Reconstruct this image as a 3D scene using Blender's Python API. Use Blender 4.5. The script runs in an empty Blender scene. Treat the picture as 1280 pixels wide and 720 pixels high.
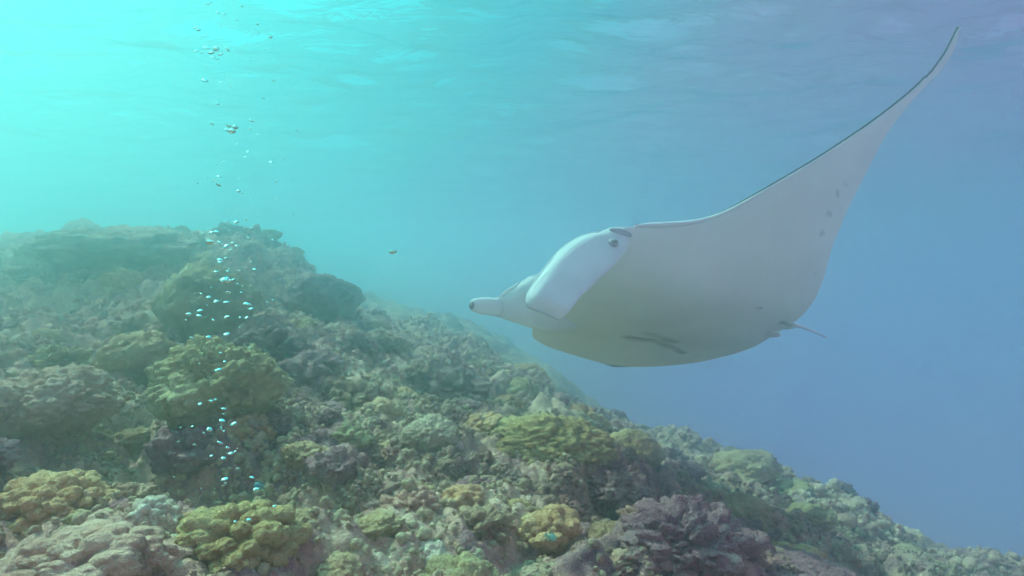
import bpy, bmesh, math, random
import numpy as np
from mathutils import Vector, Matrix

random.seed(7)
rng = np.random.default_rng(7)
sc = bpy.context.scene
C = sc.collection

# ---------------------------------------------------------------- camera
FPX = 835.0                                    # focal length in photo pixels (1280 wide)
cam_d = bpy.data.cameras.new('camera')
cam_d.sensor_width = 36.0
cam_d.lens = 36.0 * FPX / 1280.0
cam_d.clip_start = 0.05
cam_d.clip_end = 500
cam = bpy.data.objects.new('camera', cam_d)
C.objects.link(cam)
cam.location = (0, 0, 0)
cam.rotation_euler = (math.radians(90), 0, 0)
sc.camera = cam

# ---------------------------------------------------------------- sun, sky, exposure
SUN = Vector((-0.53, 0.38, 0.76)).normalized()   # towards the sun
elev = math.asin(SUN.z)
azim = math.atan2(SUN.x, SUN.y)

w = bpy.data.worlds.new('World'); sc.world = w; w.use_nodes = True
nt = w.node_tree; nt.nodes.clear()
def N(t, **kw):
    n = nt.nodes.new(t)
    for k, v in kw.items(): setattr(n, k, v)
    return n
out = N('ShaderNodeOutputWorld')
tc = N('ShaderNodeTexCoord')
dot = N('ShaderNodeVectorMath', operation='DOT_PRODUCT')
nt.links.new(tc.outputs['Generated'], dot.inputs[0]); dot.inputs[1].default_value = SUN
mr = N('ShaderNodeMapRange'); mr.inputs[1].default_value = -1; mr.inputs[2].default_value = 1
nt.links.new(dot.outputs['Value'], mr.inputs[0])
ramp = N('ShaderNodeValToRGB'); ramp.color_ramp.interpolation = 'EASE'
WATER = [(-1.0, (1.05, .57, .72)), (-0.3, (.76, .28, .54)), (0.02, (.40, .09, .42)), (0.42, (.34, .155, .32)),  # mauve stops behind the camera: added fill for belly and shaded coral faces
         (0.64, (.03, .41, .49)), (0.82, (.0, .88, .84)), (1.0, (.0, .88, .84))]
els = ramp.color_ramp.elements
while len(els) < len(WATER): els.new(0.5)
for e, (d, c) in zip(els, WATER):
    e.position = (d + 1) / 2; e.color = (*c, 1)
nt.links.new(mr.outputs[0], ramp.inputs[0])
bg = N('ShaderNodeBackground'); bg.inputs[1].default_value = 0.84
nt.links.new(ramp.outputs[0], bg.inputs[0])
sky = N('ShaderNodeTexSky', sky_type='NISHITA', sun_disc=False)
sky.sun_elevation = elev; sky.sun_rotation = azim
tint = N('ShaderNodeMix', data_type='RGBA', blend_type='MULTIPLY'); tint.inputs[0].default_value = 1
nt.links.new(sky.outputs[0], tint.inputs[6]); tint.inputs[7].default_value = (.06, .5, .55, 1)
bg2 = N('ShaderNodeBackground'); bg2.inputs[1].default_value = 0.05
nt.links.new(tint.outputs[2], bg2.inputs[0])
add = N('ShaderNodeAddShader')
nt.links.new(bg.outputs[0], add.inputs[0]); nt.links.new(bg2.outputs[0], add.inputs[1])
nt.links.new(add.outputs[0], out.inputs['Surface'])

sd = bpy.data.lights.new('sun', 'SUN'); sd.energy = 5.0; sd.angle = math.radians(0.6)
sd.color = (0.80, 1.0, 0.82)                    # sunlight that has come down through metres of water
so = bpy.data.objects.new('sun', sd); C.objects.link(so)
so.rotation_euler = SUN.to_track_quat('Z', 'Y').to_euler(); so.location = (-6, 4, 12)

sc.view_settings.view_transform = 'Standard'
sc.view_settings.look = 'None'
sc.view_settings.exposure = 0.66
sc.view_settings.gamma = 1.0
sc.view_settings.use_curve_mapping = False
sc.render.engine = 'CYCLES'
cy = sc.cycles
cy.use_denoising = True
cy.use_adaptive_sampling = True; cy.adaptive_threshold = 0.035
cy.max_bounces = 10; cy.diffuse_bounces = 3; cy.glossy_bounces = 2; cy.transmission_bounces = 5
cy.volume_bounces = 4; cy.transparent_max_bounces = 12
cy.sample_clamp_indirect = 6.0

HAZE_DENSITY = 0.120

# ---------------------------------------------------------------- helpers
def tag(o, label=None, cat=None, group=None, kind=None):
    if label: o['label'] = label
    if cat: o['category'] = cat
    if group: o['group'] = group
    if kind: o['kind'] = kind
    return o

def mesh_obj(name, verts, faces, mat, parent=None, smooth=True, mats=None, midx=None):
    me = bpy.data.meshes.new(name)
    verts = np.asarray(verts, dtype=np.float32)
    if isinstance(faces, np.ndarray):
        n, k = faces.shape
        me.vertices.add(len(verts)); me.vertices.foreach_set('co', verts.ravel())
        me.loops.add(n * k); me.loops.foreach_set('vertex_index', faces.ravel().astype(np.int32))
        me.polygons.add(n); me.polygons.foreach_set('loop_start', (np.arange(n) * k).astype(np.int32))
        me.update(calc_edges=True); me.validate()
    else:
        me.from_pydata([tuple(map(float, v)) for v in verts], [], faces)
        me.update()
    for m in (mats or [mat]): me.materials.append(m)
    if midx is not None: me.polygons.foreach_set('material_index', np.asarray(midx, dtype=np.int32))
    if smooth: me.polygons.foreach_set('use_smooth', [True] * len(me.polygons))
    o = bpy.data.objects.new(name, me); C.objects.link(o)
    if parent is not None: o.parent = parent
    return o

def grid_faces(nu, nv, wrap_v=False):
    i = np.arange(nu - 1)[:, None]; j = np.arange(nv if wrap_v else nv - 1)[None, :]
    j2 = (j + 1) % nv
    return np.stack([i * nv + j, (i + 1) * nv + j, (i + 1) * nv + j2, i * nv + j2], -1).reshape(-1, 4)

def ray(px, py):
    return np.array([(px - 640) / FPX, 1.0, -(py - 360) / FPX])

# vectorised gradient noise -------------------------------------------------
_perm = rng.permutation(512)
_perm = np.concatenate([_perm, _perm, _perm])
_grad = rng.normal(size=(512, 3)); _grad /= np.linalg.norm(_grad, axis=1)[:, None]
def perlin(p):
    p = np.asarray(p, dtype=np.float64)
    i = np.floor(p).astype(np.int64); f = p - i; i &= 511
    u = f * f * f * (f * (f * 6 - 15) + 10)
    res = 0
    for dx in (0, 1):
        wx = u[:, 0] if dx else 1 - u[:, 0]
        for dy in (0, 1):
            wy = u[:, 1] if dy else 1 - u[:, 1]
            for dz in (0, 1):
                wz = u[:, 2] if dz else 1 - u[:, 2]
                h = _perm[_perm[_perm[(i[:, 0] + dx) & 511] + ((i[:, 1] + dy) & 511)] + ((i[:, 2] + dz) & 511)] & 511
                g = _grad[h]
                res = res + wx * wy * wz * (g[:, 0] * (f[:, 0] - dx) + g[:, 1] * (f[:, 1] - dy) + g[:, 2] * (f[:, 2] - dz))
    return res * 1.5
def fbm(p, o=4, gain=.5):
    a = 1; s = 0; q = np.array(p, dtype=np.float64)
    for k in range(o):
        s = s + a * perlin(q + 17.3 * k); a *= gain; q = q * 2.03
    return s
_jit = rng.random((4096, 3))
def domes(x, y, cell, power=1.0):
    """height of the tallest round knob over (x, y): jittered cells, 0..1, with creases between"""
    X = x / cell; Y = y / cell
    ix = np.floor(X).astype(np.int64); iy = np.floor(Y).astype(np.int64)
    best = np.zeros_like(X)
    for dx in (-1, 0, 1):
        for dy in (-1, 0, 1):
            cx = ix + dx; cyy = iy + dy
            h = ((cx * 73856093) ^ (cyy * 19349663)) & 4095
            j = _jit[h]
            r = .45 + .5 * j[:, 2]
            d2 = ((X - cx - j[:, 0]) ** 2 + (Y - cyy - j[:, 1]) ** 2) / r ** 2
            best = np.maximum(best, np.sqrt(np.maximum(0, 1 - d2)) * r)
    return best ** power

# ---------------------------------------------------------------- materials
def new_mat(name):
    m = bpy.data.materials.new(name); m.use_nodes = True
    m.node_tree.nodes.clear()
    return m, m.node_tree
class NB:
    def __init__(s, t): s.t = t
    def n(s, ty, ins=None, **kw):
        x = s.t.nodes.new(ty)
        for k, v in kw.items(): setattr(x, k, v)
        for k, v in (ins or {}).items():
            if isinstance(v, bpy.types.NodeSocket): s.t.links.new(v, x.inputs[k])
            else: x.inputs[k].default_value = v
        return x
    def ramp(s, fac, stops, interp='LINEAR'):
        r = s.n('ShaderNodeValToRGB', {0: fac}); r.color_ramp.interpolation = interp
        e = r.color_ramp.elements
        while len(e) < len(stops): e.new(.5)
        for q, (p, c) in zip(e, stops): q.position = p; q.color = (*c, 1)
        return r.outputs[0]
    def mix(s, fac, a, b, blend='MIX'):
        m = s.n('ShaderNodeMix', {0: fac, 6: a, 7: b}, data_type='RGBA', blend_type=blend)
        return m.outputs[2]

def coral_material(name, stops, scale=9.0, patch=1.4, polyp=70.0, bump=.35, hue=.015, world=False, rough=.85):
    m, t = new_mat(name); b = NB(t)
    tcn = b.n('ShaderNodeTexCoord'); geo = b.n('ShaderNodeNewGeometry')
    co = geo.outputs['Position']
    n1 = b.n('ShaderNodeTexNoise', {'Vector': co, 'Scale': scale, 'Detail': 5.0, 'Roughness': .62})
    n2 = b.n('ShaderNodeTexNoise', {'Vector': co, 'Scale': patch, 'Detail': 3.0, 'Roughness': .55})
    s = b.n('ShaderNodeMath', {0: n1.outputs['Fac'], 1: n2.outputs['Fac']}, operation='ADD')
    s = b.n('ShaderNodeMath', {0: s.outputs[0], 1: .5}, operation='MULTIPLY')
    s = b.n('ShaderNodeMapRange', {0: s.outputs[0], 1: .37, 2: .64})
    col = b.ramp(s.outputs[0], stops)
    oi = b.n('ShaderNodeObjectInfo')
    hv = b.n('ShaderNodeMapRange', {0: oi.outputs['Random'], 3: .5 - hue, 4: .5 + hue})
    vv = b.n('ShaderNodeMapRange', {0: oi.outputs['Random'], 3: 1.2, 4: .8})
    hs = b.n('ShaderNodeHueSaturation', {'Hue': hv.outputs[0], 'Value': vv.outputs[0], 'Color': col})
    # pale polyp tips / sandy specks
    v = b.n('ShaderNodeTexVoronoi', {'Vector': co, 'Scale': polyp})
    sp = b.n('ShaderNodeMapRange', {0: v.outputs['Distance'], 1: .35, 2: .1})
    sp2 = b.n('ShaderNodeMath', {0: sp.outputs[0], 1: .35}, operation='MULTIPLY')
    col = b.mix(sp2.outputs[0], hs.outputs[0], (.62, .60, .46, 1))
    bm1 = b.n('ShaderNodeBump', {'Strength': bump, 'Distance': .012, 'Height': v.outputs['Distance']}, invert=True)
    n3 = b.n('ShaderNodeTexNoise', {'Vector': co, 'Scale': 45.0, 'Detail': 4.0, 'Roughness': .7})
    bm2 = b.n('ShaderNodeBump', {'Strength': 1.0, 'Distance': .035, 'Height': n3.outputs['Fac'], 'Normal': bm1.outputs[0]})
    p = b.n('ShaderNodeBsdfPrincipled', {'Base Color': col, 'Roughness': rough, 'Specular IOR Level': .15, 'Normal': bm2.outputs[0]})
    o = b.n('ShaderNodeOutputMaterial', {'Surface': p.outputs[0]})
    return m

M = {}
M['reef'] = coral_material('reef_rock', [(0, (.19, .07, .095)), (.3, (.42, .20, .20)), (.55, (.64, .38, .28)), (.8, (.78, .54, .37)), (1, (.87, .66, .48))], scale=9, patch=1.2)
M['turf'] = coral_material('reef_crust', [(0, (.38, .16, .17)), (.3, (.56, .30, .25)), (.55, (.72, .46, .31)), (.8, (.82, .60, .40)), (1, (.90, .72, .53))], scale=7, patch=1.5)
M['lobed'] = coral_material('lobed_coral', [(0, (.52, .26, .13)), (.5, (.74, .46, .22)), (1, (.84, .61, .32))], scale=5, patch=1.5, polyp=110)
M['knobbly'] = coral_material('knobbly_coral', [(0, (.34, .145, .14)), (.5, (.58, .32, .22)), (1, (.74, .48, .33))], scale=6, patch=1.5)
M['boulder'] = coral_material('boulder_coral', [(0, (.40, .20, .13)), (.5, (.64, .40, .22)), (1, (.76, .56, .32))], scale=6, patch=1.6, polyp=90)
M['plate'] = coral_material('plate_coral', [(0, (.46, .22, .17)), (.5, (.66, .42, .28)), (1, (.80, .60, .44))], scale=6, patch=1.4)
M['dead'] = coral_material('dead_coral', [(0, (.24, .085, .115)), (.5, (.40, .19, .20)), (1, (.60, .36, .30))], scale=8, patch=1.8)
M['greenish'] = coral_material('greenish_coral', [(0, (.44, .27, .14)), (.5, (.66, .49, .25)), (1, (.80, .66, .40))], scale=6, patch=1.6, polyp=100)
M['pale'] = coral_material('pale_coral', [(0, (.56, .38, .26)), (.5, (.76, .58, .41)), (1, (.86, .74, .58))], scale=6, patch=1.6, polyp=100)

# ---------------------------------------------------------------- reef slope: heights read at points of the photo
CP = []
def cp(px, row, Y):
    CP.append(((px - 640) / FPX * Y, Y, -(row - 360) / FPX * Y))
for a in [(-150, 310, 10.5), (0, 308, 10.5), (60, 295, 10.5), (130, 284, 10.5), (200, 292, 10.3), (250, 303, 10), (330, 305, 9.6), (368, 316, 9.2),
          (410, 362, 8.8), (440, 398, 8.4), (470, 422, 8.2), (520, 424, 8.2), (570, 434, 8.2), (625, 456, 8), (680, 494, 8), (740, 522, 8.2), (800, 543, 8.6),
          (860, 562, 8.8), (930, 582, 8.5), (980, 606, 8), (1030, 634, 7.4), (1100, 672, 6.6), (1200, 708, 5.8), (1280, 724, 5.4), (1380, 765, 5),
          (520, 398, 13.5), (600, 416, 13.5), (440, 388, 14), (680, 480, 12), (440, 405, 10), (445, 405, 11.5), (500, 418, 10), (412, 380, 10.2), (490, 412, 11.6), (560, 428, 10), (620, 455, 10.5), (340, 330, 11.5), (380, 365, 12), (700, 508, 10), (800, 556, 10.5),
          (-200, 720, 2.0), (0, 730, 2.0), (150, 730, 2.1), (320, 730, 2.1), (480, 725, 2.3), (640, 720, 2.5), (850, 722, 2.8), (1000, 730, 3.0), (1150, 740, 3.2),
          (0, 600, 2.9), (100, 610, 2.9), (0, 500, 4.2), (100, 510, 4.2), (0, 400, 6.6), (100, 415, 6.5), (250, 615, 2.9), (250, 500, 4.5), (250, 400, 6.8), (60, 340, 8.6), (200, 345, 8.6),
          (400, 610, 3.2), (400, 510, 4.8), (390, 410, 7), (550, 610, 3.5), (550, 510, 5.4), (700, 612, 3.9), (700, 555, 5.2), (850, 628, 4.2), (880, 600, 6.2), (950, 650, 5.2), (1030, 692, 4.7), (1100, 716, 4.6)]:
    cp(*a)
CP += [(0, 0, -1.35), (-4, 0, -.75), (3.6, 0, -2.6), (0, -6, -1.5), (-7, -6, -.6), (6, -6, -4.2), (4.0, 3.4, -3.0), (6.4, 6, -4.8), (5.6, 9.5, -4.8), (3.4, 12.5, -3.6),
       (7, 12, -7.5), (0, 18, -1.6), (-8, 16, .6), (-14, 12, .7), (-16, 3, .2), (-3, 21, -1.6), (10, 4, -9), (12, 16, -12.5), (8, 20, -12), (16, 20, -14), (20, 14, -14), (3, 20, -6), (-14, 20, .2), (-12, -6, 0), (18, 8, -14), (14, -6, -12), (-20, 8, .3)]
CP = np.array(CP)
def _k(r): return np.sqrt(r * r + .3 ** 2)
_d = np.linalg.norm(CP[:, None, :2] - CP[None, :, :2], axis=-1)
_A = _k(_d) - np.eye(len(CP)) * .05
_n = len(CP)
_P = np.c_[np.ones(_n), CP[:, :2]]
_sys = np.block([[_A, _P], [_P.T, np.zeros((3, 3))]])
_sol = np.linalg.solve(_sys, np.r_[CP[:, 2], 0, 0, 0])
def base_h(x, y):
    x = np.asarray(x, float).ravel(); y = np.asarray(y, float).ravel()
    o = np.empty_like(x)
    for s in range(0, len(x), 40000):
        xs, ys = x[s:s + 40000], y[s:s + 40000]
        r = np.hypot(xs[:, None] - CP[None, :, 0], ys[:, None] - CP[None, :, 1])
        o[s:s + 40000] = _k(r) @ _sol[:_n] + _sol[_n] + _sol[_n + 1] * xs + _sol[_n + 2] * ys
    return np.maximum(o, -14)
def ground(x, y, fine=True):
    x = np.asarray(x, float).ravel(); y = np.asarray(y, float).ravel()
    z = base_h(x, y)
    p = np.c_[x, y, np.full_like(x, 3.1)]
    wx = x + .18 * perlin(p * 1.7); wy = y + .18 * perlin(p * 1.7 + 40)
    z = z + .16 * fbm(p * .8, 3)
    z = z - .42 * np.clip(perlin(p * 1.25 + 7.7) - .12, 0, .6)
    z = z + .24 * (domes(wx, wy, .75) - .5) + .13 * (domes(wx + 5, wy + 9, .31) - .5)
    if fine:
        wx = x + .05 * perlin(p * 6); wy = y + .05 * perlin(p * 6 + 40)
        rg = (.5 - np.abs(perlin(p * 11))) * .025 + (.5 - np.abs(perlin(p * 23 + 3))) * .016
        z = z + .075 * (domes(wx, wy, .125) - .5) + .036 * domes(wx, wy, .055) + .05 * fbm(p * 6, 2, .5) + rg
    return z
def hit(px, py, y0=1.3, y1=20.0):
    d = ray(px, py); t = np.linspace(y0, y1, 1500)
    z = ground(t * d[0], t, fine=False)
    b = t * d[2] < z
    if not b.any(): return None
    i = int(np.argmax(b)); return t[i] * d

nr, na = 600, 640
rr = np.concatenate([np.linspace(.15, 1.3, 25)[:-1], 1.3 * (21.5 / 1.3) ** np.linspace(0, 1, nr - 24)])
aa = np.radians(np.linspace(-56, 56, na))
RR, AA = np.meshgrid(rr, aa, indexing='ij')
X = (RR * np.sin(AA)).ravel(); Y = (RR * np.cos(AA)).ravel()
Z = ground(X, Y)
reef = mesh_obj('reef_slope', np.c_[X, Y, Z], grid_faces(nr, na), M['reef'])
me = reef.data
tag(reef, 'lumpy coral rock slope falling away to the right into deep water', kind='structure')
# the seabed behind the diver and beyond the slope
nx = 130
gx, gy = np.meshgrid(np.linspace(-21.5, 21.5, nx), np.linspace(-7.5, 21.5, 90), indexing='ij')
gx = gx.ravel(); gy = gy.ravel()
r0 = np.hypot(gx, gy); a0 = np.degrees(np.arctan2(gx, gy))
inside = (r0 < 20.5) & (np.abs(a0) < 55)
gz = base_h(gx, gy) + .12 * fbm(np.c_[gx, gy, gx * 0] * .9, 3) - np.where(inside, .9, .12)
sb = mesh_obj('seabed', np.c_[gx, gy, gz], grid_faces(nx, 90), M['reef'])
tag(sb, kind='structure')

# ---------------------------------------------------------------- small encrusting growth, uncountable
def ico(sub):
    bm = bmesh.new(); bmesh.ops.create_icosphere(bm, subdivisions=sub, radius=1)
    v = np.array([q.co[:] for q in bm.verts]); f = np.array([[l.index for l in p.verts] for p in bm.faces]); bm.free()
    return v, f
def crust(name, sub, NT, r0, r1, smin, smax, label):
    v1, f1 = ico(sub)
    ang = np.radians(rng.uniform(-48, 46, NT)); rad = r0 * (r1 / r0) ** rng.random(NT)
    tx = rad * np.sin(ang); ty = rad * np.cos(ang)
    clump = fbm(np.c_[tx, ty, tx * 0] * 2.6, 3)
    keep = clump > -.15 + rng.normal(0, .12, NT)
    tx, ty, rad = tx[keep], ty[keep], rad[keep]
    tz = ground(tx, ty); NT = len(tx)
    sz = rng.uniform(smin, smax, NT) * np.exp(rng.normal(0, .3, NT))
    shape = np.array([v1 * (1 + .36 * perlin(v1 * 2.0 + 9 * k))[:, None] for k in range(16)])
    V = shape[rng.integers(0, 16, NT)] * sz[:, None, None] * np.stack([rng.uniform(.6, 1.3, NT), rng.uniform(.6, 1.3, NT), rng.uniform(.7, 1.35, NT)], -1)[:, None, :]
    for ax, am in ((0, .7), (1, .7), (2, 3.14)):
        th = rng.uniform(-am, am, NT)[:, None]; a, b_ = [(1, 2), (2, 0), (0, 1)][ax]
        c_, s_ = np.cos(th), np.sin(th)
        va = V[..., a] * c_ - V[..., b_] * s_; vb = V[..., a] * s_ + V[..., b_] * c_
        V[..., a] = va; V[..., b_] = vb
    V = V + np.stack([tx, ty, tz + .5 * sz], -1)[:, None, :]
    Fc = (f1[None] + (np.arange(NT) * len(v1))[:, None, None]).reshape(-1, 3)
    tag(mesh_obj(name, V.reshape(-1, 3), Fc, M['turf']), label, 'coral crust', kind='stuff')
crust('coral_crust', 2, 6000, 1.6, 3.4, .006, .016, 'small knobbly crust of coral and algae covering the near reef slope')
crust('coral_crust', 1, 46000, 3.1, 6.8, .007, .019, 'fine knobbly crust of coral and algae covering the middle reef slope')
crust('coral_crust', 1, 24000, 6.2, 12, .014, .034, 'knobbly crust of coral and algae covering the hazy upper reef slope')

# ---------------------------------------------------------------- coral colonies
def sphere_pts(n, seed):
    r = np.random.default_rng(seed)
    i = np.arange(n) + .5
    ph = np.arccos(1 - 2 * i / n); t = math.pi * (1 + 5 ** .5) * i
    p = np.c_[np.cos(t) * np.sin(ph), np.sin(t) * np.sin(ph), np.cos(ph)] + r.normal(0, .45 / n ** .5, (n, 3))
    return p / np.linalg.norm(p, axis=1)[:, None]
def knobs(v, n, radf, seed):
    pts = sphere_pts(n, seed); r = np.random.default_rng(seed + 1)
    rad = radf * 2.0 / n ** .5 * r.uniform(.7, 1.25, n)
    best = np.zeros(len(v))
    for s in range(0, len(v), 4000):
        d = np.linalg.norm(v[s:s + 4000, None] - pts[None], axis=-1) / rad[None]
        best[s:s + 4000] = (np.sqrt(np.maximum(0, 1 - d * d)) * rad[None]).max(1)
    return best
ICO = {k: ico(k) for k in (5, 6)}
def colony_mesh(kind, seed, sub=5):
    v, f = ICO[sub]
    q = v.copy()
    if kind == 'lobed':
        r = .72 + .22 * perlin(v * 1.3 + seed) + 1.45 * knobs(v, 80, 1.15, seed) + .8 * knobs(v, 420, 1.0, seed + 5)
        flat = .72
    elif kind == 'knobbly':
        r = .62 + .3 * fbm(v * 1.5 + seed, 2) + 1.7 * knobs(v, 70, 1.0, seed) + 1.3 * knobs(v, 420, 1.0, seed + 3) + .1 * fbm(v * 9 + seed, 2)
        flat = .7
    elif kind == 'boulder':
        r = .88 + .20 * fbm(v * 1.2 + seed, 3) + .5 * knobs(v, 60, 1.2, seed) + 1.5 * knobs(v, 600, 1.05, seed + 3) + .06 * fbm(v * 10 + seed, 2)
        flat = .8
    elif kind == 'dead':
        r = .8 + .32 * fbm(v * 1.4 + seed, 3) + .8 * knobs(v, 90, 1.0, seed) + .7 * knobs(v, 500, .95, seed + 3) + .12 * fbm(v * 8 + seed, 3)
        flat = .75
    elif kind == 'plate':
        r = .9 + .25 * perlin(v * 1.1 + seed) + 1.0 * knobs(v, 260, 1.1, seed) + .10 * fbm(v * 5 + seed, 4, .6)
        flat = .5
    q = v * r[:, None]
    q[:, 2] *= flat
    if kind == 'plate':                         # tiers: shelves stepping outwards
        zz = q[:, 2]; st = .17
        ph = (zz / st) % 1.0
        q[:, :2] *= (1 + .13 * np.sin(ph * 2 * math.pi) * (.6 + .6 * perlin(v * 2 + seed + 7)))[:, None]
    low = np.clip(-q[:, 2] / flat, 0, 1)        # narrower foot: the colony overhangs
    q[:, :2] *= (1 - .42 * low ** .8)[:, None]
    me = bpy.data.meshes.new(kind + '_coral')
    o = mesh_obj('tmp', q, f, M[kind]); me = o.data; bpy.data.objects.remove(o)
    me.name = kind + '_coral_mesh'
    return me
LIB = {k: [colony_mesh(k, 10 * i + 3 + 7 * len(k)) for i in range(3)] for k in ('lobed', 'knobbly', 'boulder', 'dead', 'plate')}

def colony(kind, loc, size, label, group=None, mat=None, me=None, rot=None, tilt=(0, 0), sz=(1, 1, 1)):
    name = {'lobed': 'lobed_coral', 'knobbly': 'knobbly_coral', 'boulder': 'boulder_coral', 'dead': 'dead_coral', 'plate': 'plate_coral'}[kind]
    me = me or random.choice(LIB[kind])
    if mat:
        key = (me.name, mat)
        if key not in MATD:
            m2 = me.copy(); m2.materials[0] = M[mat]; MATD[key] = m2
        me = MATD[key]
    o = bpy.data.objects.new(name, me); C.objects.link(o)
    o.location = loc; o.rotation_euler = (tilt[0], tilt[1], random.uniform(0, 6.28) if rot is None else rot)
    o.scale = (size * sz[0], size * sz[1], size * sz[2])
    tag(o, label, 'coral', group)
    return o
MATD = {}
placed = []
LANDMARKS = []
def at_px(kind, px, py, rpx, label, Y=None, sink=.35, **kw):
    """colony centred on a photo pixel, resting on the slope that the pixel's ray meets"""
    p = hit(px, py + rpx * .45)
    if p is None: p = ray(px, py) * 6
    r = rpx / FPX * p[1]
    z = float(ground([p[0]], [p[1] + r * .4], fine=False)[0])
    placed.append((p[0], p[1] + r * .4, r))
    LANDMARKS.append((p[0], p[1] + r * .4, z, label))
    return colony(kind, (p[0], p[1] + r * .4, z + r * (.45 - sink)), r, label, **kw)

HD = {}
def hd(kind, seed):
    if (kind, seed) not in HD: HD[(kind, seed)] = colony_mesh(kind, seed, 6)
    return HD[(kind, seed)]
at_px('boulder', 247, 392, 56, 'big round olive boulder coral standing high on the hazy slope', sz=(1, 1, 1.15), sink=.05)
at_px('boulder', 258, 494, 74, 'large domed green-topped boulder coral with deep shade beneath it', me=hd('boulder', 91), mat='greenish', sz=(1, 1, 1.1), sink=.05)
at_px('boulder', 170, 462, 44, 'mid-sized olive coral dome beside the large green-topped dome', sink=.1)
at_px('knobbly', 68, 446, 34, 'small tufted yellow-green coral knoll on the shaded left slope', mat='greenish')
at_px('boulder', 42, 522, 62, 'broad pale knobbly coral ledge above a dark hollow', me=hd('boulder', 31), mat='plate', sz=(1.25, 1, .9), sink=.2)
at_px('lobed', 52, 622, 62, 'yellow-olive lobed coral with smooth knuckles over a dark hollow', me=hd('lobed', 44))
at_px('lobed', 285, 672, 72, 'large yellow lobed coral colony of many fist-like knobs', me=hd('lobed', 57), sink=.1)
at_px('lobed', 176, 642, 36, 'pale green lobed coral cushion between two yellow lobed colonies', mat='pale')
at_px('lobed', 108, 655, 30, 'low pale green coral cushion with a smooth rounded top', mat='greenish')
at_px('lobed', 100, 706, 74, 'low cream-topped coral shelf lowest on the reef', me=hd('lobed', 38), mat='plate', sz=(1.3, 1, .8))
at_px('lobed', 205, 688, 22, 'single smooth pale brown coral knob beside the yellow lobed colony', mat='pale')
at_px('knobbly', 432, 548, 28, 'small bright yellow-green coral clump on the middle slope', mat='greenish')
at_px('boulder', 538, 546, 34, 'pale mint-green coral dome on the middle slope', mat='pale')
at_px('boulder', 688, 552, 62, 'broad yellow-green domed coral crest on the ridge', me=hd('boulder', 70), mat='lobed', sz=(1.2, 1, .8))
at_px('boulder', 788, 560, 38, 'flat-topped yellow-green coral head overhanging a dark purple hollow', mat='lobed', sz=(1.1, 1, .9))
at_px('boulder', 535, 704, 34, 'pale yellow rounded coral at the foot of the rubbly slope', mat='pale')
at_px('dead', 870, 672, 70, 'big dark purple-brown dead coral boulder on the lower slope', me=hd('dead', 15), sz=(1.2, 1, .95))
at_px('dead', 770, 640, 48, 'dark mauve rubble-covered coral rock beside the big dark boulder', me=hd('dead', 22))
at_px('plate', 1010, 712, 66, 'smooth brown sloping plate of coral on the deep edge', me=hd('plate', 52), mat='dead', sz=(1.3, 1, .7))
at_px('boulder', 935, 585, 40, 'hazy rounded coral hump on the drop-off ridge', sz=(1.2, 1, .8))
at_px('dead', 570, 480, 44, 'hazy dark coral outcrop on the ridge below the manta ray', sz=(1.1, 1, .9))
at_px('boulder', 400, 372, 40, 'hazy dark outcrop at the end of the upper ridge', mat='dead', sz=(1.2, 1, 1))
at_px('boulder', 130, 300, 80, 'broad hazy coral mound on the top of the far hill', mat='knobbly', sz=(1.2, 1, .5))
at_px('dead', 225, 580, 50, 'dark mauve coral rock added as the shade of the hollow under the green-topped dome', sink=.45)  # dark rock added to stand in for the shade under the dome
at_px('dead', 420, 590, 36, 'dark brown coral rock in the rubbly middle slope')
at_px('knobbly', 600, 655, 40, 'tan knobbly coral cluster on the lower middle slope')
at_px('knobbly', 330, 445, 40, 'shaded mauve-brown coral head right of the green-topped dome', mat='dead')

groups = {
    'knobbly': ('tan knobbly coral head', 'tan knobbly coral heads'),
    'dead': ('dark mauve-brown dead coral rock', 'dead coral rocks'),
    'boulder': ('olive rounded coral head', 'small rounded coral heads'),
    'lobed': ('yellowish lobed coral cushion', 'small lobed coral cushions'),
    'plate': ('tan plate coral shelf', 'small plate coral shelves'),
}
SHORT = ['big round olive boulder coral', 'large green-topped dome', 'mid-sized olive dome', 'tufted yellow-green knoll', 'broad pale knobbly ledge', 'yellow-olive lobed coral', 'large yellow lobed colony',
         'pale green lobed cushion', 'low pale green cushion', 'cream-topped shelf', 'smooth pale brown knob', 'bright yellow-green clump', 'pale mint-green dome', 'broad yellow-green crest', 'flat-topped overhanging head',
         'pale yellow rounded coral', 'big dark purple-brown boulder', 'dark mauve rubble rock', 'smooth brown sloping plate', 'hazy drop-off hump', 'hazy dark ridge outcrop', 'upper ridge outcrop', 'far hill mound',
         'dark hollow-shade rock', 'dark brown middle rock', 'tan knobbly cluster', 'shaded mauve-brown head']
def neighbour_label(what, x, y, z, s):
    d, k = min((math.hypot(x - q[0], y - q[1]), i) for i, q in enumerate(LANDMARKS))
    dz = z - LANDMARKS[k][2]
    rel = 'close beside' if d < .55 else ('uphill from' if dz > .12 else ('downhill from' if dz < -.12 else 'level with'))
    size = 'small' if s < .12 else ('larger' if s > .2 else 'mid-sized')
    return f'{size} {what} {rel} the {SHORT[k]}'
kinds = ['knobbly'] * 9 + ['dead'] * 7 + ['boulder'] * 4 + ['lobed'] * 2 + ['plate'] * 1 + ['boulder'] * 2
n = 0; tries = 0
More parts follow.
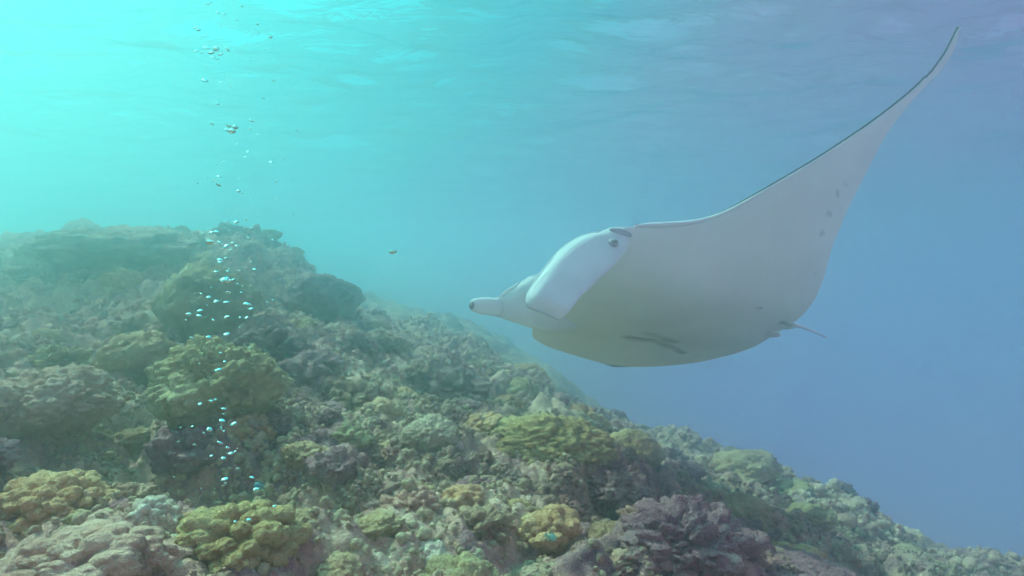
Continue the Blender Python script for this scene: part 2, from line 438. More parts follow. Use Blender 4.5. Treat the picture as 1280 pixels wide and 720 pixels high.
while n < 250 and tries < 4000:
    tries += 1
    a = math.radians(random.uniform(-42, 40)); r = 1.9 * (12 / 1.9) ** random.random()
    x, y = r * math.sin(a), r * math.cos(a)
    s = random.uniform(.04, .105) * (1 + .13 * r)
    if any((x - q[0]) ** 2 + (y - q[1]) ** 2 < (.85 * (q[2] + s)) ** 2 for q in placed): continue
    z = float(ground([x], [y], fine=False)[0])
    pz = z + .2 * s
    if not (-30 < 640 + FPX * x / y < 1310 and 250 < 360 - FPX * pz / y < 740): continue
    k = random.choice(kinds)
    colony(k, (x, y, z + .10 * s), s, neighbour_label(groups[k][0], x, y, z, s), groups[k][1], tilt=(random.uniform(-.3, .3), random.uniform(-.3, .3)),
           sz=(random.uniform(.8, 1.3), random.uniform(.8, 1.3), random.uniform(.7, 1.15)))
    placed.append((x, y, s)); n += 1

# ---------------------------------------------------------------- water surface seen from below
m, t = new_mat('water_surface'); b = NB(t); M['water'] = m
geo = b.n('ShaderNodeNewGeometry')
mp = b.n('ShaderNodeMapping', {'Vector': geo.outputs['Position'], 'Scale': (.4, 1.3, 1)})
nz = b.n('ShaderNodeTexNoise', {'Vector': mp.outputs[0], 'Scale': 2.4, 'Detail': 4.0, 'Roughness': .55, 'Distortion': .6})
bp = b.n('ShaderNodeBump', {'Strength': .8, 'Distance': .12, 'Height': nz.outputs['Fac']})
fr = b.n('ShaderNodeFresnel', {'IOR': 1.33, 'Normal': bp.outputs[0]})
tr = b.n('ShaderNodeBsdfTransparent', {'Color': (.92, 1, .98, 1)})
rf = b.n('ShaderNodeBsdfRefraction', {'Color': (.7, 1, .97, 1), 'IOR': 1.33, 'Roughness': .10, 'Normal': bp.outputs[0]})
gl = b.n('ShaderNodeBsdfGlossy', {'Color': (.92, .97, 1, 1), 'Roughness': .08, 'Normal': bp.outputs[0]})
m1 = b.n('ShaderNodeMixShader', {0: .3, 1: tr.outputs[0], 2: rf.outputs[0]})
fk = b.n('ShaderNodeMath', {0: fr.outputs[0], 1: .34}, operation='MULTIPLY')
m2 = b.n('ShaderNodeMixShader', {0: fk.outputs[0], 1: m1.outputs[0], 2: gl.outputs[0]})
b.n('ShaderNodeOutputMaterial', {'Surface': m2.outputs[0]})
WZ = 3.0
_u = np.linspace(-1, 1, 340); _v = np.linspace(0, 1, 330)
wx_, wy_ = np.meshgrid(14 * _u + 16 * _u ** 5, -8 + 26 * _v + 12 * _v ** 4, indexing='ij')
wx_ = wx_.ravel(); wy_ = wy_.ravel()
p = np.c_[wx_ * .55, wy_, np.full_like(wx_, .7)]
wz_ = WZ + .20 * fbm(p * .55, 2) + .17 * fbm(p * 1.5 + 5, 3)
ws = mesh_obj('water', np.c_[wx_, wy_, wz_], grid_faces(340, 330), M['water'])
tag(ws, 'rippled underside of the sea surface catching bright light', kind='structure')

# ---------------------------------------------------------------- manta ray
S = 3.965
Fw = np.array([-.917, -.355, .186]); Lw = np.array([.40, -.80, .445])
Fw /= np.linalg.norm(Fw); Lw -= Fw * (Lw @ Fw); Lw /= np.linalg.norm(Lw); Dw = np.cross(Fw, Lw)
O = ray(707, 353.4) * 3.747
manta = bpy.data.objects.new('manta_ray', None); C.objects.link(manta); manta.location = O
manta.empty_display_size = .3
tag(manta, 'manta ray with pale belly and one wing swept up high, gliding over the reef', 'manta ray')
def flex(l):
    l = np.asarray(l, float)
    g = lambda x: np.log1p(np.exp((x - .05) / .016)) * .016
    return np.where(l >= 0, .264 * (g(l) / .357) ** 1.35, .113 * (g(-l) / .435) ** 1.35)
BEL = .014
def belly(f, l):
    a = float(np.interp(l, LE[:, 0], LE[:, 1])); e = float(np.interp(l, TE[:, 0], TE[:, 1])); t_ = min(1, max(0, (a - f) / (a - e)))
    return float(flex(l)) - BEL * math.exp(-(l / .12) ** 2) * math.sin(math.pi * t_)
def loc(f, l, d):
    f, l, d = np.broadcast_arrays(np.asarray(f, float), np.asarray(l, float), np.asarray(d, float))
    return S * (f[..., None] * Fw + l[..., None] * Lw + d[..., None] * Dw)
# outline in body lengths (forward, to its left): leading and trailing edge by span station
LE = np.array([(-.478, -.380), (-.470, -.362), (-.44, -.318), (-.402, -.240), (-.345, -.142), (-.29, -.088), (-.24, -.060), (-.18, -.038), (-.14, -.022), (-.115, .0), (-.09, .008), (-.05, .014), (0, .016),
               (.05, .014), (.085, .004), (.105, -.010), (.120, -.028), (.134, -.090), (.148, -.134), (.164, -.160), (.202, -.205), (.249, -.263), (.298, -.320), (.330, -.353), (.359, -.3785), (.380, -.3875), (.394, -.3895), (.4065, -.3905)])
TE = np.array([(-.478, -.382), (-.449, -.388), (-.359, -.410), (-.258, -.420), (-.17, -.417), (-.088, -.412), (-.045, -.404), (0, -.399), (.03, -.397), (.086, -.386), (.118, -.374), (.161, -.354),
               (.208, -.345), (.257, -.345), (.292, -.347), (.328, -.363), (.345, -.375), (.365, -.390), (.380, -.397), (.394, -.3955), (.4065, -.3915)])
lo, hi = -.478, .4065
ls = np.unique(np.concatenate([np.linspace(lo, hi, 150), lo + (hi - lo) * (np.linspace(0, 1, 24) ** 2) * .06, hi - (hi - lo) * (np.linspace(0, 1, 24) ** 2) * .06]))
def smooth(x, k=2):
    y = x.copy()
    for _ in range(k): y[1:-1] = .25 * y[:-2] + .5 * y[1:-1] + .25 * y[2:]
    return y
lead = smooth(np.interp(ls, LE[:, 0], LE[:, 1]), 2); trail = smooth(np.interp(ls, TE[:, 0], TE[:, 1]), 2)
nc = 44
tq = (1 - np.cos(np.linspace(0, math.pi, nc))) / 2           # chord parameter, dense at the edges
chord = lead - trail
thick = .004 + .070 * np.exp(-(ls / .075) ** 2) + .010 * np.exp(-((ls + .1) / .22) ** 2)
thick = np.minimum(thick, .006 + chord * .30)
thick[0] = thick[-1] = .001
prof_t = (tq ** .45) * (1 - tq) ** .9 * 1.75
dors = []; vent = []
for i, l in enumerate(ls):
    f = lead[i] - chord[i] * tq
    base = flex(l)
    bel = BEL * math.exp(-(l / .12) ** 2)
    pt = np.clip(prof_t, 0, 1)
    d_top = base + thick[i] * .82 * pt
    d_bot = base - (bel * np.sin(math.pi * tq) + .0009 * np.sin(math.pi * tq) ** .4)
    dors.append(loc(f, l, d_top)); vent.append(loc(f, l, d_bot))
dors = np.array(dors); vent = np.array(vent)
ring = np.concatenate([dors, vent[:, ::-1][:, 1:-1]], axis=1)
nl, nk = ring.shape[:2]
faces = grid_faces(nl, nk, wrap_v=True)
jj = np.tile(np.arange(nk), nl - 1)
midx = np.where((jj >= 1) & (jj < nc - 2), 0, 1)
def skin_material():
    m, t = new_mat('manta_belly_skin'); b = NB(t)
    tcn = b.n('ShaderNodeTexCoord'); co = tcn.outputs['Object']
    n1 = b.n('ShaderNodeTexNoise', {'Vector': co, 'Scale': 2.2, 'Detail': 4.0})
    col = b.ramp(n1.outputs['Fac'], [(.3, (.82, .80, .79)), (.7, (.93, .92, .91))])
    n2 = b.n('ShaderNodeTexNoise', {'Vector': co, 'Scale': 14.0, 'Detail': 3.0})
    wob = b.n('ShaderNodeVectorMath', {0: n2.outputs['Color'], 1: (.5, .5, .5)}, operation='SUBTRACT')
    wob = b.n('ShaderNodeVectorMath', {0: wob.outputs[0], 3: .08}, operation='SCALE')
    cw = b.n('ShaderNodeVectorMath', {0: co, 1: wob.outputs[0]}, operation='ADD').outputs[0]
    # grey belly marks: short strokes along the belly and a few flecks near the wing's rear edge
    strokes = [((-.196, -.142), (-.228, -.132), .012, .8), ((-.232, -.128), (-.300, -.160), .010, .6), ((-.300, -.160), (-.338, -.180), .008, .65),
               ((-.204, -.095), (-.232, -.105), .010, .4), ((-.245, -.108), (-.268, -.118), .010, .6), ((-.210, -.158), (-.236, -.150), .0055, .4), ((-.335, -.181), (-.343, -.184), .007, .9),
               ((-.372, .022), (-.390, .020), .0040, .8), ((-.312, .222), (-.316, .218), .0026, .4), ((-.318, .232), (-.323, .230), .0026, .35), ((-.318, .196), (-.322, .192), .0026, .4),
               ((-.322, .176), (-.325, .173), .0024, .35), ((-.352, .12), (-.355, .117), .0022, .3), ((-.30, .055), (-.304, .052), .0024, .4)]
    acc = None
    for (a, e, wd, st) in strokes:
        A = loc(a[0], a[1], belly(*a)); B = loc(e[0], e[1], belly(*e))
        AB = B - A; L2 = float(AB @ AB)
        pa = b.n('ShaderNodeVectorMath', {0: cw, 1: tuple(A)}, operation='SUBTRACT').outputs[0]
        dp = b.n('ShaderNodeVectorMath', {0: pa, 1: tuple(AB / L2)}, operation='DOT_PRODUCT').outputs['Value']
        cl = b.n('ShaderNodeClamp', {0: dp}).outputs[0]
        sv = b.n('ShaderNodeVectorMath', {0: tuple(AB), 3: cl}, operation='SCALE').outputs[0]
        ds = b.n('ShaderNodeVectorMath', {0: pa, 1: sv}, operation='DISTANCE').outputs['Value']
        k = b.n('ShaderNodeMapRange', {0: ds, 1: wd * S * 1.7, 2: wd * S * .1, 3: 0.0, 4: st}).outputs[0]
        acc = k if acc is None else b.n('ShaderNodeMath', {0: acc, 1: k}, operation='MAXIMUM').outputs[0]
    tip = loc(-.378, -.468, float(flex(-.468)))
    ds = b.n('ShaderNodeVectorMath', {0: co, 1: tuple(tip)}, operation='DISTANCE').outputs['Value']
    k = b.n('ShaderNodeMapRange', {0: ds, 1: .20, 2: .12, 3: 0.0, 4: .9}).outputs[0]
    acc = b.n('ShaderNodeMath', {0: acc, 1: k}, operation='MAXIMUM').outputs[0]
    col = b.mix(acc, col, (.12, .10, .12, 1))
    n3 = b.n('ShaderNodeTexNoise', {'Vector': co, 'Scale': 60.0, 'Detail': 3.0})
    bp = b.n('ShaderNodeBump', {'Strength': .12, 'Distance': .01, 'Height': n3.outputs['Fac']})
    p = b.n('ShaderNodeBsdfPrincipled', {'Base Color': col, 'Roughness': .5, 'Specular IOR Level': .25, 'Normal': bp.outputs[0]})
    b.n('ShaderNodeOutputMaterial', {'Surface': p.outputs[0]})
    return m
def plain(name, c0, c1, scale=6, rough=.5, spec=.3, trans=0.0):
    m, t = new_mat(name); b = NB(t)
    tcn = b.n('ShaderNodeTexCoord')
    n1 = b.n('ShaderNodeTexNoise', {'Vector': tcn.outputs['Object'], 'Scale': scale, 'Detail': 4.0})
    col = b.ramp(n1.outputs['Fac'], [(.3, c0), (.7, c1)])
    p = b.n('ShaderNodeBsdfPrincipled', {'Base Color': col, 'Roughness': rough, 'Specular IOR Level': spec})
    sh = p.outputs[0]
    if trans:
        tl = b.n('ShaderNodeBsdfTranslucent', {'Color': col})
        sh = b.n('ShaderNodeMixShader', {0: trans, 1: sh, 2: tl.outputs[0]}).outputs[0]
    b.n('ShaderNodeOutputMaterial', {'Surface': sh})
    return m
M['belly'] = skin_material()
M['back'] = plain('manta_back_skin', (.045, .042, .048), (.085, .078, .085))
M['fin'] = plain('manta_fin_skin', (.82, .81, .81), (.92, .91, .91), trans=.25)
M['rim'] = plain('manta_rim_skin', (.78, .78, .78), (.86, .86, .86), trans=.4)
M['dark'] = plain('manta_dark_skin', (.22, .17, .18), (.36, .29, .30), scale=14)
M['brow'] = plain('manta_brow_skin', (.36, .31, .33), (.52, .46, .48), scale=14)
M['black'] = plain('eye_black', (.02, .015, .02), (.04, .03, .04), rough=.15, spec=.6)
M['edge'] = plain('manta_edge_skin', (.74, .72, .72), (.85, .84, .84))
body = mesh_obj('body', ring.reshape(-1, 3), faces, None, manta, mats=[M['back'], M['belly']], midx=midx)
bm = bmesh.new(); bm.from_mesh(body.data); bmesh.ops.recalc_face_normals(bm, faces=bm.faces)
bmesh.ops.remove_doubles(bm, verts=bm.verts, dist=1e-5); bm.to_mesh(body.data); bm.free()

def tube(name, pts, rad, mat, parent, seg=10, flat=None, caps=True):
    pts = np.array(pts, float); k = len(pts); rad = np.broadcast_to(rad, (k,)) if np.ndim(rad) < 1 else np.array(rad)
    tg = np.gradient(pts, axis=0); tg /= np.linalg.norm(tg, axis=1)[:, None]
    up = np.array([0, 0, 1.0]); vs = []
    for i in range(k):
        a = np.cross(tg[i], up); a /= np.linalg.norm(a) + 1e-9; c = np.cross(a, tg[i])
        fa = 1 if flat is None else flat
        for j in range(seg):
            q = 2 * math.pi * j / seg
            vs.append(pts[i] + rad[i] * (math.cos(q) * a * fa + math.sin(q) * c))
    fs = [list(map(int, x)) for x in grid_faces(k, seg, True)]
    if caps: fs += [list(range(seg))[::-1], [(k - 1) * seg + j for j in range(seg)]]
    return mesh_obj(name, vs, fs, mat, parent)

# pale rim along the leading edge of the raised wing
sel_ = (ls > .118) & (ls < .404)
tube('back_margin', loc(lead[sel_] + .0014, ls[sel_], flex(ls[sel_]) + .0030), np.interp(ls[sel_], [.118, .16, .3, .404], [.001, .005, .006, .006]), M['back'], manta, seg=8)
rim = loc(lead[sel_] + .0008, ls[sel_], flex(ls[sel_]) + .0004)
tube('leading_edge', rim, np.interp(ls[sel_], [.118, .128, .15, .2, .404], [.003, .015, .012, .0075, .004]), M['edge'], manta, seg=8)
# tail
base_t = ray(994, 406) * 4.26 - O; end_t = ray(1033.5, 422) * 4.5 - O
s_ = np.linspace(-.12, 1, 22)[:, None]
tail_pts = base_t + (end_t - base_t) * s_ + np.array([0, 0, .006]) * np.sin(s_ * math.pi)
tube('tail', tail_pts, np.linspace(.013, .0065, 22), M['edge'], manta, seg=8)
# small dorsal fin and pelvic fins at the tail root
def blade(name, outline, th, mat, parent):
    """a thin swelling plate: outline points (3D), thickest in the middle"""
    P = np.array(outline, float); c = P.mean(0); n = len(P)
    nn = np.zeros(3)
    for i in range(n): nn += np.cross(P[i] - c, P[(i + 1) % n] - c)
    nn /= np.linalg.norm(nn)
    rings = [1.0, .96, .8, .55, .25]; hs = [0, .45, .85, 1, 1.05]
    vs = []; fs = []
    for sgn in (1, -1):
        for r_, h_ in zip(rings, hs):
            for q in P: vs.append(c + (q - c) * r_ + sgn * nn * th * h_)
        vs.append(c + sgn * nn * th * 1.05)
    blk = 5 * n + 1
    for s, sgn in enumerate((1, -1)):
        o = s * blk
        for k in range(4):
            for i in range(n):
                j = (i + 1) % n
                q = [o + k * n + i, o + k * n + j, o + (k + 1) * n + j, o + (k + 1) * n + i]
                fs.append(q if sgn > 0 else q[::-1])
        for i in range(n):
            q = [o + 4 * n + i, o + 4 * n + (i + 1) % n, o + 5 * n]
            fs.append(q if sgn > 0 else q[::-1])
    o = mesh_obj(name, vs, fs, mat, parent)
    bm = bmesh.new(); bm.from_mesh(o.data); bmesh.ops.remove_doubles(bm, verts=bm.verts, dist=1e-5); bmesh.ops.recalc_face_normals(bm, faces=bm.faces); bm.to_mesh(o.data); bm.free()
    return o
blade('dorsal_fin', loc(np.array([-.35, -.375, -.402, -.405, -.395]), 0.0, np.array([.02, .042, .05, .03, .008])), .008, M['back'], manta)
for sd_ in (-1, 1):
    blade('pelvic_fin', loc(np.array([-.375, -.385, -.404, -.408, -.396]), sd_ * np.array([.010, .030, .026, .016, .006]), np.array([-.003, -.002, -.003, -.004, -.004])), .005, M['belly'], manta)

# unfurled cephalic fin on the near side: traced outline set in the upright plane beside the head
l0 = .112
def on_fin(px, py, l=l0, lean=0.0):
    d = ray(px, py)
    n = Lw + lean * Dw; n = n / np.linalg.norm(n)
    t_ = ((O + S * l * Lw) @ n) / (d @ n)
    return t_ * d - O
ol = [(783, 284), (772, 283.5), (762, 284.5), (752, 285.5), (743, 286), (733, 289), (725, 292.5), (718, 297), (711, 301.5), (704, 307), (697, 315), (691, 323), (684, 331.5), (678, 340), (672, 347.5), (667, 355.5), (663.5, 361.5), (662, 367), (662, 373), (664, 378), (668, 381),
      (673, 383), (681, 385.5), (689, 389), (697, 392.5), (701, 394.6), (704.5, 395), (708, 393.5), (712, 389.5), (718, 381), (724, 373), (732, 365), (740, 358), (748, 350), (755.5, 343), (763, 336), (771, 328), (779, 318), (786, 307), (788, 294)]
ol = np.array(ol, float)
ci = np.array([735.0, 332.0])
def fin_bulge(px, py):
    return 0.0
rings = [1, .99, .97, .945, .92, .89, .86, .82, .75, .62, .45, .22]
lit_px = ol[3:27]
def edge_curl(pq):
    d_ = np.hypot(lit_px[:, 0] - pq[0], lit_px[:, 1] - pq[1]).min()
    return .046 * max(0.0, 1 - d_ / 11.0) ** 1.5
vs = []; nfo = len(ol)
Ln = Lw / np.linalg.norm(Lw)
for sgn in (1, -1):
    for r_ in rings:
        hgt = .011 * (1 - r_ ** 9) ** .5 + .004 * (1 - r_ ** 2)
        if r_ == 1: hgt = 0
        for q in ol:
            pq = ci + (q - ci) * r_
            P = on_fin(*pq, l=l0, lean=.10)
            # the free edge curls over: outwards near the front-top border, so it meets the light
            curl = edge_curl(pq)
            vs.append(P + Ln * (sgn * hgt) - Ln * curl)
    P = on_fin(*ci, l=l0, lean=.10); vs.append(P + Ln * sgn * .015)
fs = []; blk = len(rings) * nfo + 1
for s, sgn in enumerate((1, -1)):
    o_ = s * blk
    for k in range(len(rings) - 1):
        for i in range(nfo):
            j = (i + 1) % nfo
            fs.append([o_ + k * nfo + i, o_ + k * nfo + j, o_ + (k + 1) * nfo + j, o_ + (k + 1) * nfo + i])
    for i in range(nfo): fs.append([o_ + (len(rings) - 1) * nfo + i, o_ + (len(rings) - 1) * nfo + (i + 1) % nfo, o_ + len(rings) * nfo])
def weld(o):
    bm = bmesh.new(); bm.from_mesh(o.data); bmesh.ops.remove_doubles(bm, verts=bm.verts, dist=2e-5); bmesh.ops.recalc_face_normals(bm, faces=bm.faces); bm.to_mesh(o.data); bm.free()
cf = mesh_obj('cephalic_fin', vs, fs, M['fin'], manta); weld(cf)
cf['label'] = 'unfurled paddle-like head fin with bright lit rim'

# thick rounded rim of the fin's free edge
rim_px = np.array([(756, 285.5), (748, 286.5)] + [tuple(q) for q in ol[4:27]])
def rim_pt(q):
    q = ci + (q - ci) * .985
    return on_fin(*q, l=l0, lean=.10) - Ln * edge_curl(q)
rp = np.array([rim_pt(q) for q in rim_px])
for _ in range(2): rp[1:-1] = .25 * rp[:-2] + .5 * rp[1:-1] + .25 * rp[2:]
tube('fin_rim', rp, np.interp(np.arange(len(rp)), [0, 3, 8, len(rp) - 4, len(rp) - 1], [.003, .007, .007, .006, .003]), M['rim'], cf, seg=12)
# eye with its dark surround on the near side of the head
def ball(name, c, rx, axes, mat, parent, sub=3):
    v, f = ico(sub)
    a = np.array(axes)
    return mesh_obj(name, c + (v * np.array(rx)) @ a, f, mat, parent)
ec = on_fin(766, 304, l=l0 + .003, lean=.10)
eye = ball('eye', ec, (.030, .026, .026), [Fw, Dw, Lw], M['brow'], manta)
ball('pupil', ec + Lw * .016 - Dw * .004, (.015, .013, .016), [Fw, Dw, Lw], M['dark'], eye, 2)
hc = on_fin(776, 291, l=l0 + .001, lean=.10)
ball('brow', hc, (.070, .024, .020), [Fw, Dw, Lw], M['brow'], manta)

# rolled cephalic fin on the far side: a tapering furled cone
secs = [(587.5, 381.5, 3.5), (589, 381.8, 6.5), (594, 382, 9), (602, 382.4, 10.6), (612, 383, 11.2), (620, 384, 11.4), (624, 384, 12.5), (629, 383.4, 15.2), (638, 381.5, 20), (650, 379, 26.5), (662, 377.5, 32), (676, 379, 35.5), (692, 381, 35), (712, 385, 28), (732, 389, 14)]
dp = np.interp([s[0] for s in secs], [587, 676, 732], [3.96, 4.13, 4.42])
seg = 28; vs = []
for (x, y, r), d in zip(secs, dp):
    c = ray(x, y) * d - O
    for j in range(seg):
        q = 2 * math.pi * j / seg
        rr_ = r / FPX * d
        vs.append(c + np.array([0, 0, 1]) * rr_ * math.sin(q) + np.array([-.30, .95, 0]) * rr_ * .55 * math.cos(q))
fs = [list(map(int, x)) for x in grid_faces(len(secs), seg, True)]
fs += [list(range(seg))[::-1], [(len(secs) - 1) * seg + j for j in range(seg)]]
rf_ = mesh_obj('cephalic_fin', vs, fs, M['fin'], manta); weld(rf_)
rf_['label'] = 'furled cone-like head fin with rolled tip'
# the rolled lip: a coil at the tip
c0 = ray(605, 383) * 3.985 - O
top = np.array([ray(x, y) * d - O for x, y, d in [(625, 371, 4.02), (629, 367.5, 4.03), (636, 362, 4.04), (646, 356.5, 4.06), (657, 350.5, 4.08), (668, 345.5, 4.10), (680, 343, 4.13)]])
tube('fin_rim', top, .008, M['rim'], rf_, seg=8)
coil = []
for q in np.linspace(0, 2 * math.pi, 40):
    coil.append(ray(623.5, 384) * 4.02 - O + np.array([0, 0, 1]) * .0575 * math.sin(q) + np.array([-.3, .95, 0]) * .033 * math.cos(q) + Fw * .02 * math.cos(q))
tube('rolled_lip', coil, .0045, M['rim'], rf_, seg=6, caps=False)
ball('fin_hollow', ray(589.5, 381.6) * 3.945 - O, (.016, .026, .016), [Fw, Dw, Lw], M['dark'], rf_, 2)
# mouth: dark slot across the front of the head between the fins
ml = np.linspace(-.088, .088, 24)
mouth_pts = loc(np.interp(ml, LE[:, 0], LE[:, 1]) + .0, ml, .004)
tube('mouth', mouth_pts, .012, M['black'], manta, seg=8)

# ---------------------------------------------------------------- air bubbles
m, t = new_mat('air_bubble'); b = NB(t)
p = b.n('ShaderNodeBsdfGlass', {'IOR': .75, 'Roughness': .02, 'Color': (.98, 1, 1, 1)})
b.n('ShaderNodeOutputMaterial', {'Surface': p.outputs[0]})
M['bubble'] = m
def bubble_mesh(seed):
    v, f = ico(4)
    q = v * (1 + .16 * perlin(v * 1.1 + seed))[:, None]
    q[:, 2] *= .62; low = q[:, 2] < 0
    q[low, 2] *= .6                                # flattened underside, like a cap
    o = mesh_obj('tmp', q, f, M['bubble']); me = o.data; bpy.data.objects.remove(o); me.name = 'air_bubble_mesh'
    return me
BM = [bubble_mesh(5 * i + 1) for i in range(5)]
def bubble(px, py, rpx, Y, label=None, group='air bubbles rising in the column'):
    o = bpy.data.objects.new('air_bubble', random.choice(BM)); C.objects.link(o)
    o.location = ray(px, py) * Y
    s = rpx / FPX * Y
    o.scale = (s * random.uniform(.9, 1.35), s * random.uniform(.9, 1.2), s * random.uniform(.75, 1.1))
    o.rotation_euler = (random.uniform(-.5, .5), random.uniform(-.5, .5), random.uniform(0, 6.28))
    size = 'tiny' if rpx < 1.8 else ('small' if rpx < 3.6 else 'large')
    z = o.location.z
    where = ('near the sea surface' if z > .45 else 'above the reef hill' if z > .13 else 'level with the hazy hill' if z > -.12 else 'over the large green-topped dome' if z > -.36 else 'just above the yellow lobed coral')
    tag(o, label or f'{size} silvery air bubble in the rising column, {where}', 'bubble', group if label is None else None)
    return o
spots = [(248, 37, 5), (244, 35, 3), (258, 60, 5), (264, 66, 6), (270, 61, 5), (267, 72, 3.5), (276, 68, 4), (284, 62, 4), (245, 64, 4), (252, 66, 3), (272, 16, 4), (280, 18, 3), (260, 5, 2.5), (322, 30, 3), (338, 46, 3), (331, 62, 2), (256, 101, 5),
         (276, 103, 3), (288, 108, 2.5), (272, 130, 3), (265, 155, 4), (286, 157, 5), (290, 164, 6.5), (294, 159, 5), (283, 163, 4), (314, 151, 4), (322, 168, 3), (310, 190, 4), (307, 196, 3), (318, 152, 2.5), (339, 203, 3.5), (355, 200, 2), (371, 163, 2.5),
         (274, 221, 3.5), (273, 231, 4), (298, 239, 4), (346, 248, 2.5), (295, 278, 5), (300, 283, 3), (254, 292, 3.5), (265, 290, 4), (271, 290, 4), (315, 286, 2.5), (341, 300, 2.5), (262, 303, 5), (275, 304, 4.5), (282, 309, 6), (291, 304, 3), (289, 313, 4), (275, 325, 5),
         (283, 323, 5), (275, 328, 4), (318, 337, 3.5), (285, 339, 4), (270, 340, 4.5), (300, 339, 3), (281, 350, 7), (287, 352, 5), (292, 350, 3.5), (297, 355, 2.5), (285, 366, 4), (261, 372, 4), (270, 377, 4.5), (283, 378, 6.5), (309, 381, 7), (314, 386, 4), (334, 378, 2.5), (341, 375, 3), (236, 393, 5), (250, 389, 5), (249, 395, 5),
         (284, 397, 6), (300, 397, 2.5), (308, 397, 3.5), (240, 423, 4), (261, 422, 5), (283, 418, 4), (276, 441, 3.5), (273, 463, 6), (281, 452, 3), (250, 505, 4), (280, 511, 5), (264, 501, 2.5), (262, 537, 5), (292, 530, 5), (278, 526, 4), (280, 539, 3), (275, 554, 5), (284, 560, 4), (289, 567, 6), (279, 573, 4.5), (264, 570, 2.5), (281, 599, 6), (243, 556, 3),
         (297, 586, 3), (315, 597, 4), (343, 633, 4), (311, 650, 4), (294, 652, 3), (320, 612, 5), (366, 268, 1.8), (376, 270, 1.6), (303, 8, 2), (296, 25, 2)]
for (x, y, r) in spots:
    bubble(x, y, r * .72 * random.uniform(.8, 1.15), random.uniform(1.45, 1.75))
for i in range(70):                                # finer bubbles through the column
    y = random.uniform(0, 620)
    x = 282 + random.gauss(0, 24) + 18 * math.sin(y / 110)
    bubble(x, y, random.uniform(.8, 1.7), random.uniform(1.4, 1.9))
bubble(491, 315, 4.5, 1.7, 'lone air bubble drifting in open water away from the column')

# ---------------------------------------------------------------- small reef fish
def fish(px, py, lpx, label, mat, Y, heading=0.0, tilt=0.0):
    L_ = lpx / FPX * Y
    e = bpy.data.objects.new('reef_fish', None); C.objects.link(e); e.location = ray(px, py) * Y
    e.rotation_euler = (0, tilt, heading); e.empty_display_size = .05
    tag(e, label, 'fish')
    xs = np.linspace(0, 1, 14); hh = np.array([.02, .12, .19, .235, .26, .265, .25, .225, .19, .15, .11, .08, .06, .055])
    vs = []
    for x, h in zip(xs, hh):
        for j in range(12):
            q = 2 * math.pi * j / 12
            vs.append(((.5 - x * .8) * L_, .42 * h * L_ * math.cos(q), h * L_ * math.sin(q)))
    fs = [list(map(int, q)) for q in grid_faces(14, 12, True)] + [list(range(12))[::-1], [13 * 12 + j for j in range(12)]]
    bd = mesh_obj('body', vs, fs, mat, e); weld(bd)
    def fin(name, pl): blade(name, np.array([(a * L_, 0.0, c * L_) for a, c in pl]), .006 * L_, mat, e)
    fin('tail_fin', [(-.28, .05), (-.40, .15), (-.52, .22), (-.45, .04), (-.45, -.04), (-.52, -.22), (-.40, -.15), (-.28, -.05)])
    fin('dorsal_fin', [(.22, .22), (.05, .36), (-.12, .34), (-.22, .26), (-.2, .14), (0, .24)])
    fin('anal_fin', [(.02, -.22), (-.08, -.34), (-.2, -.28), (-.2, -.13)])
    for s in (-1, 1): ball('eye', np.array([.38 * L_, s * .062 * L_, .05 * L_]), (.03 * L_,) * 3, np.eye(3), M['black'], e, 2)
    return e
def fish_mat(name, c0, c1): return plain(name, c0, c1, scale=30, rough=.35, spec=.5)
def near(px, py, gap=.10):
    p = hit(px, py); return p[1] - gap
fish(688, 671, 17, 'tiny turquoise-green fish beside the dark hollow on the lower slope', fish_mat('fish_green', (.12, .55, .38), (.25, .8, .6)), near(688, 671, .2), .3, .45)
fish(324, 607, 16, 'small blue-green fish above the large yellow lobed coral', fish_mat('fish_blue', (.10, .38, .5), (.2, .65, .62)), near(324, 607, .2), 2.8, .2)
fish(399, 517, 15, 'small pinkish-brown fish hovering over the rubbly middle slope', fish_mat('fish_pink', (.42, .28, .25), (.55, .4, .36)), near(399, 517, .2), .1, .1)
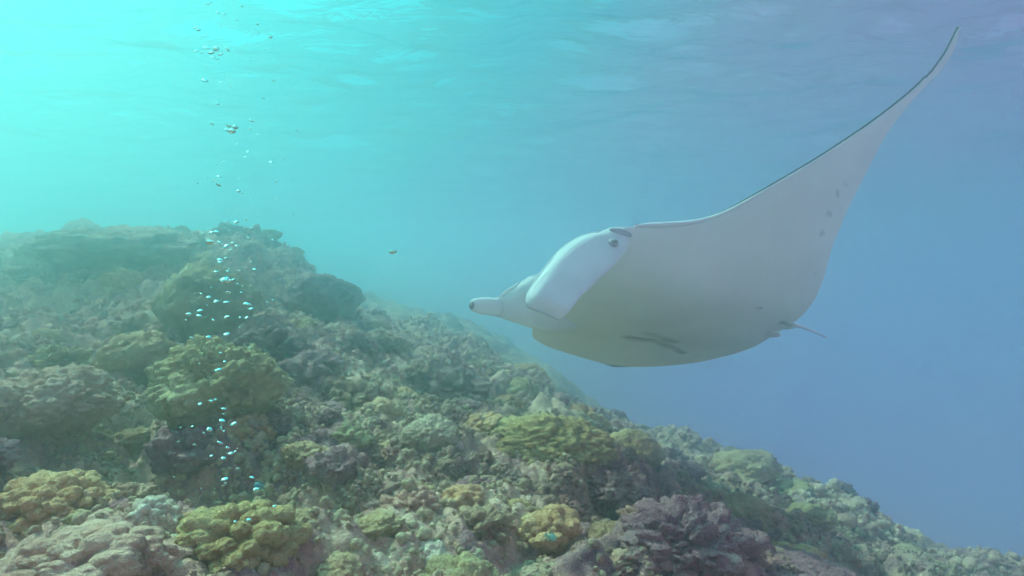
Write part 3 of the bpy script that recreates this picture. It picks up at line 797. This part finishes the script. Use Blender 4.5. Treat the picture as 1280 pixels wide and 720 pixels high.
fish(574, 556, 15, 'small slim rosy fish diving beside the pale mint-green dome', fish_mat('fish_rosy', (.45, .3, .3), (.6, .45, .42)), near(574, 556, .2), .2, .8)

# ---------------------------------------------------------------- drifting specks in the water
M['speck'] = plain('plankton', (.6, .58, .5), (.8, .78, .7))
v0 = np.array([(1, 0, 0), (-1, 0, 0), (0, 1, 0), (0, -1, 0), (0, 0, 1), (0, 0, -1)], float)
f0 = np.array([(0, 2, 4), (2, 1, 4), (1, 3, 4), (3, 0, 4), (2, 0, 5), (1, 2, 5), (3, 1, 5), (0, 3, 5)])
NS = 1400
sy = rng.uniform(1.3, 7, NS); sx = rng.uniform(-.85, .85, NS) * sy; szz = rng.uniform(-.4, .42, NS) * sy
ok = (szz > base_h(sx, sy) + .35) & (szz < 2.6)
sx, sy, szz = sx[ok], sy[ok], szz[ok]; NS = len(sx)
sv = v0[None] * (rng.uniform(.0006, .0016, NS) * (.5 + .25 * sy))[:, None, None] * rng.uniform(.5, 1.6, (NS, 6, 1)) + np.stack([sx, sy, szz], -1)[:, None]
tag(mesh_obj('plankton', sv.reshape(-1, 3), (f0[None] + (np.arange(NS) * 6)[:, None, None]).reshape(-1, 3), M['speck']), 'fine pale specks drifting through the water', 'plankton', kind='stuff')

# ---------------------------------------------------------------- haze: the water itself
m, t = new_mat('water_haze'); b = NB(t)
pv = b.n('ShaderNodeVolumePrincipled', {'Color': (.66, .985, .99, 1), 'Density': HAZE_DENSITY, 'Anisotropy': .92, 'Absorption Color': (.0, .8, .9, 1)})
b.n('ShaderNodeOutputMaterial', {'Volume': pv.outputs[0]})
x0, x1, y0, y1, z0, z1 = -31, 31, -9.5, 31, -17.0, 3.6
vs = [(x, y, z) for x in (x0, x1) for y in (y0, y1) for z in (z0, z1)]
fs = [[0, 1, 3, 2], [4, 6, 7, 5], [0, 4, 5, 1], [2, 3, 7, 6], [0, 2, 6, 4], [1, 5, 7, 3]]
hz = mesh_obj('haze', vs, fs, m, smooth=False)
tag(hz, 'pale blue-green haze of the sea water around everything', kind='stuff')
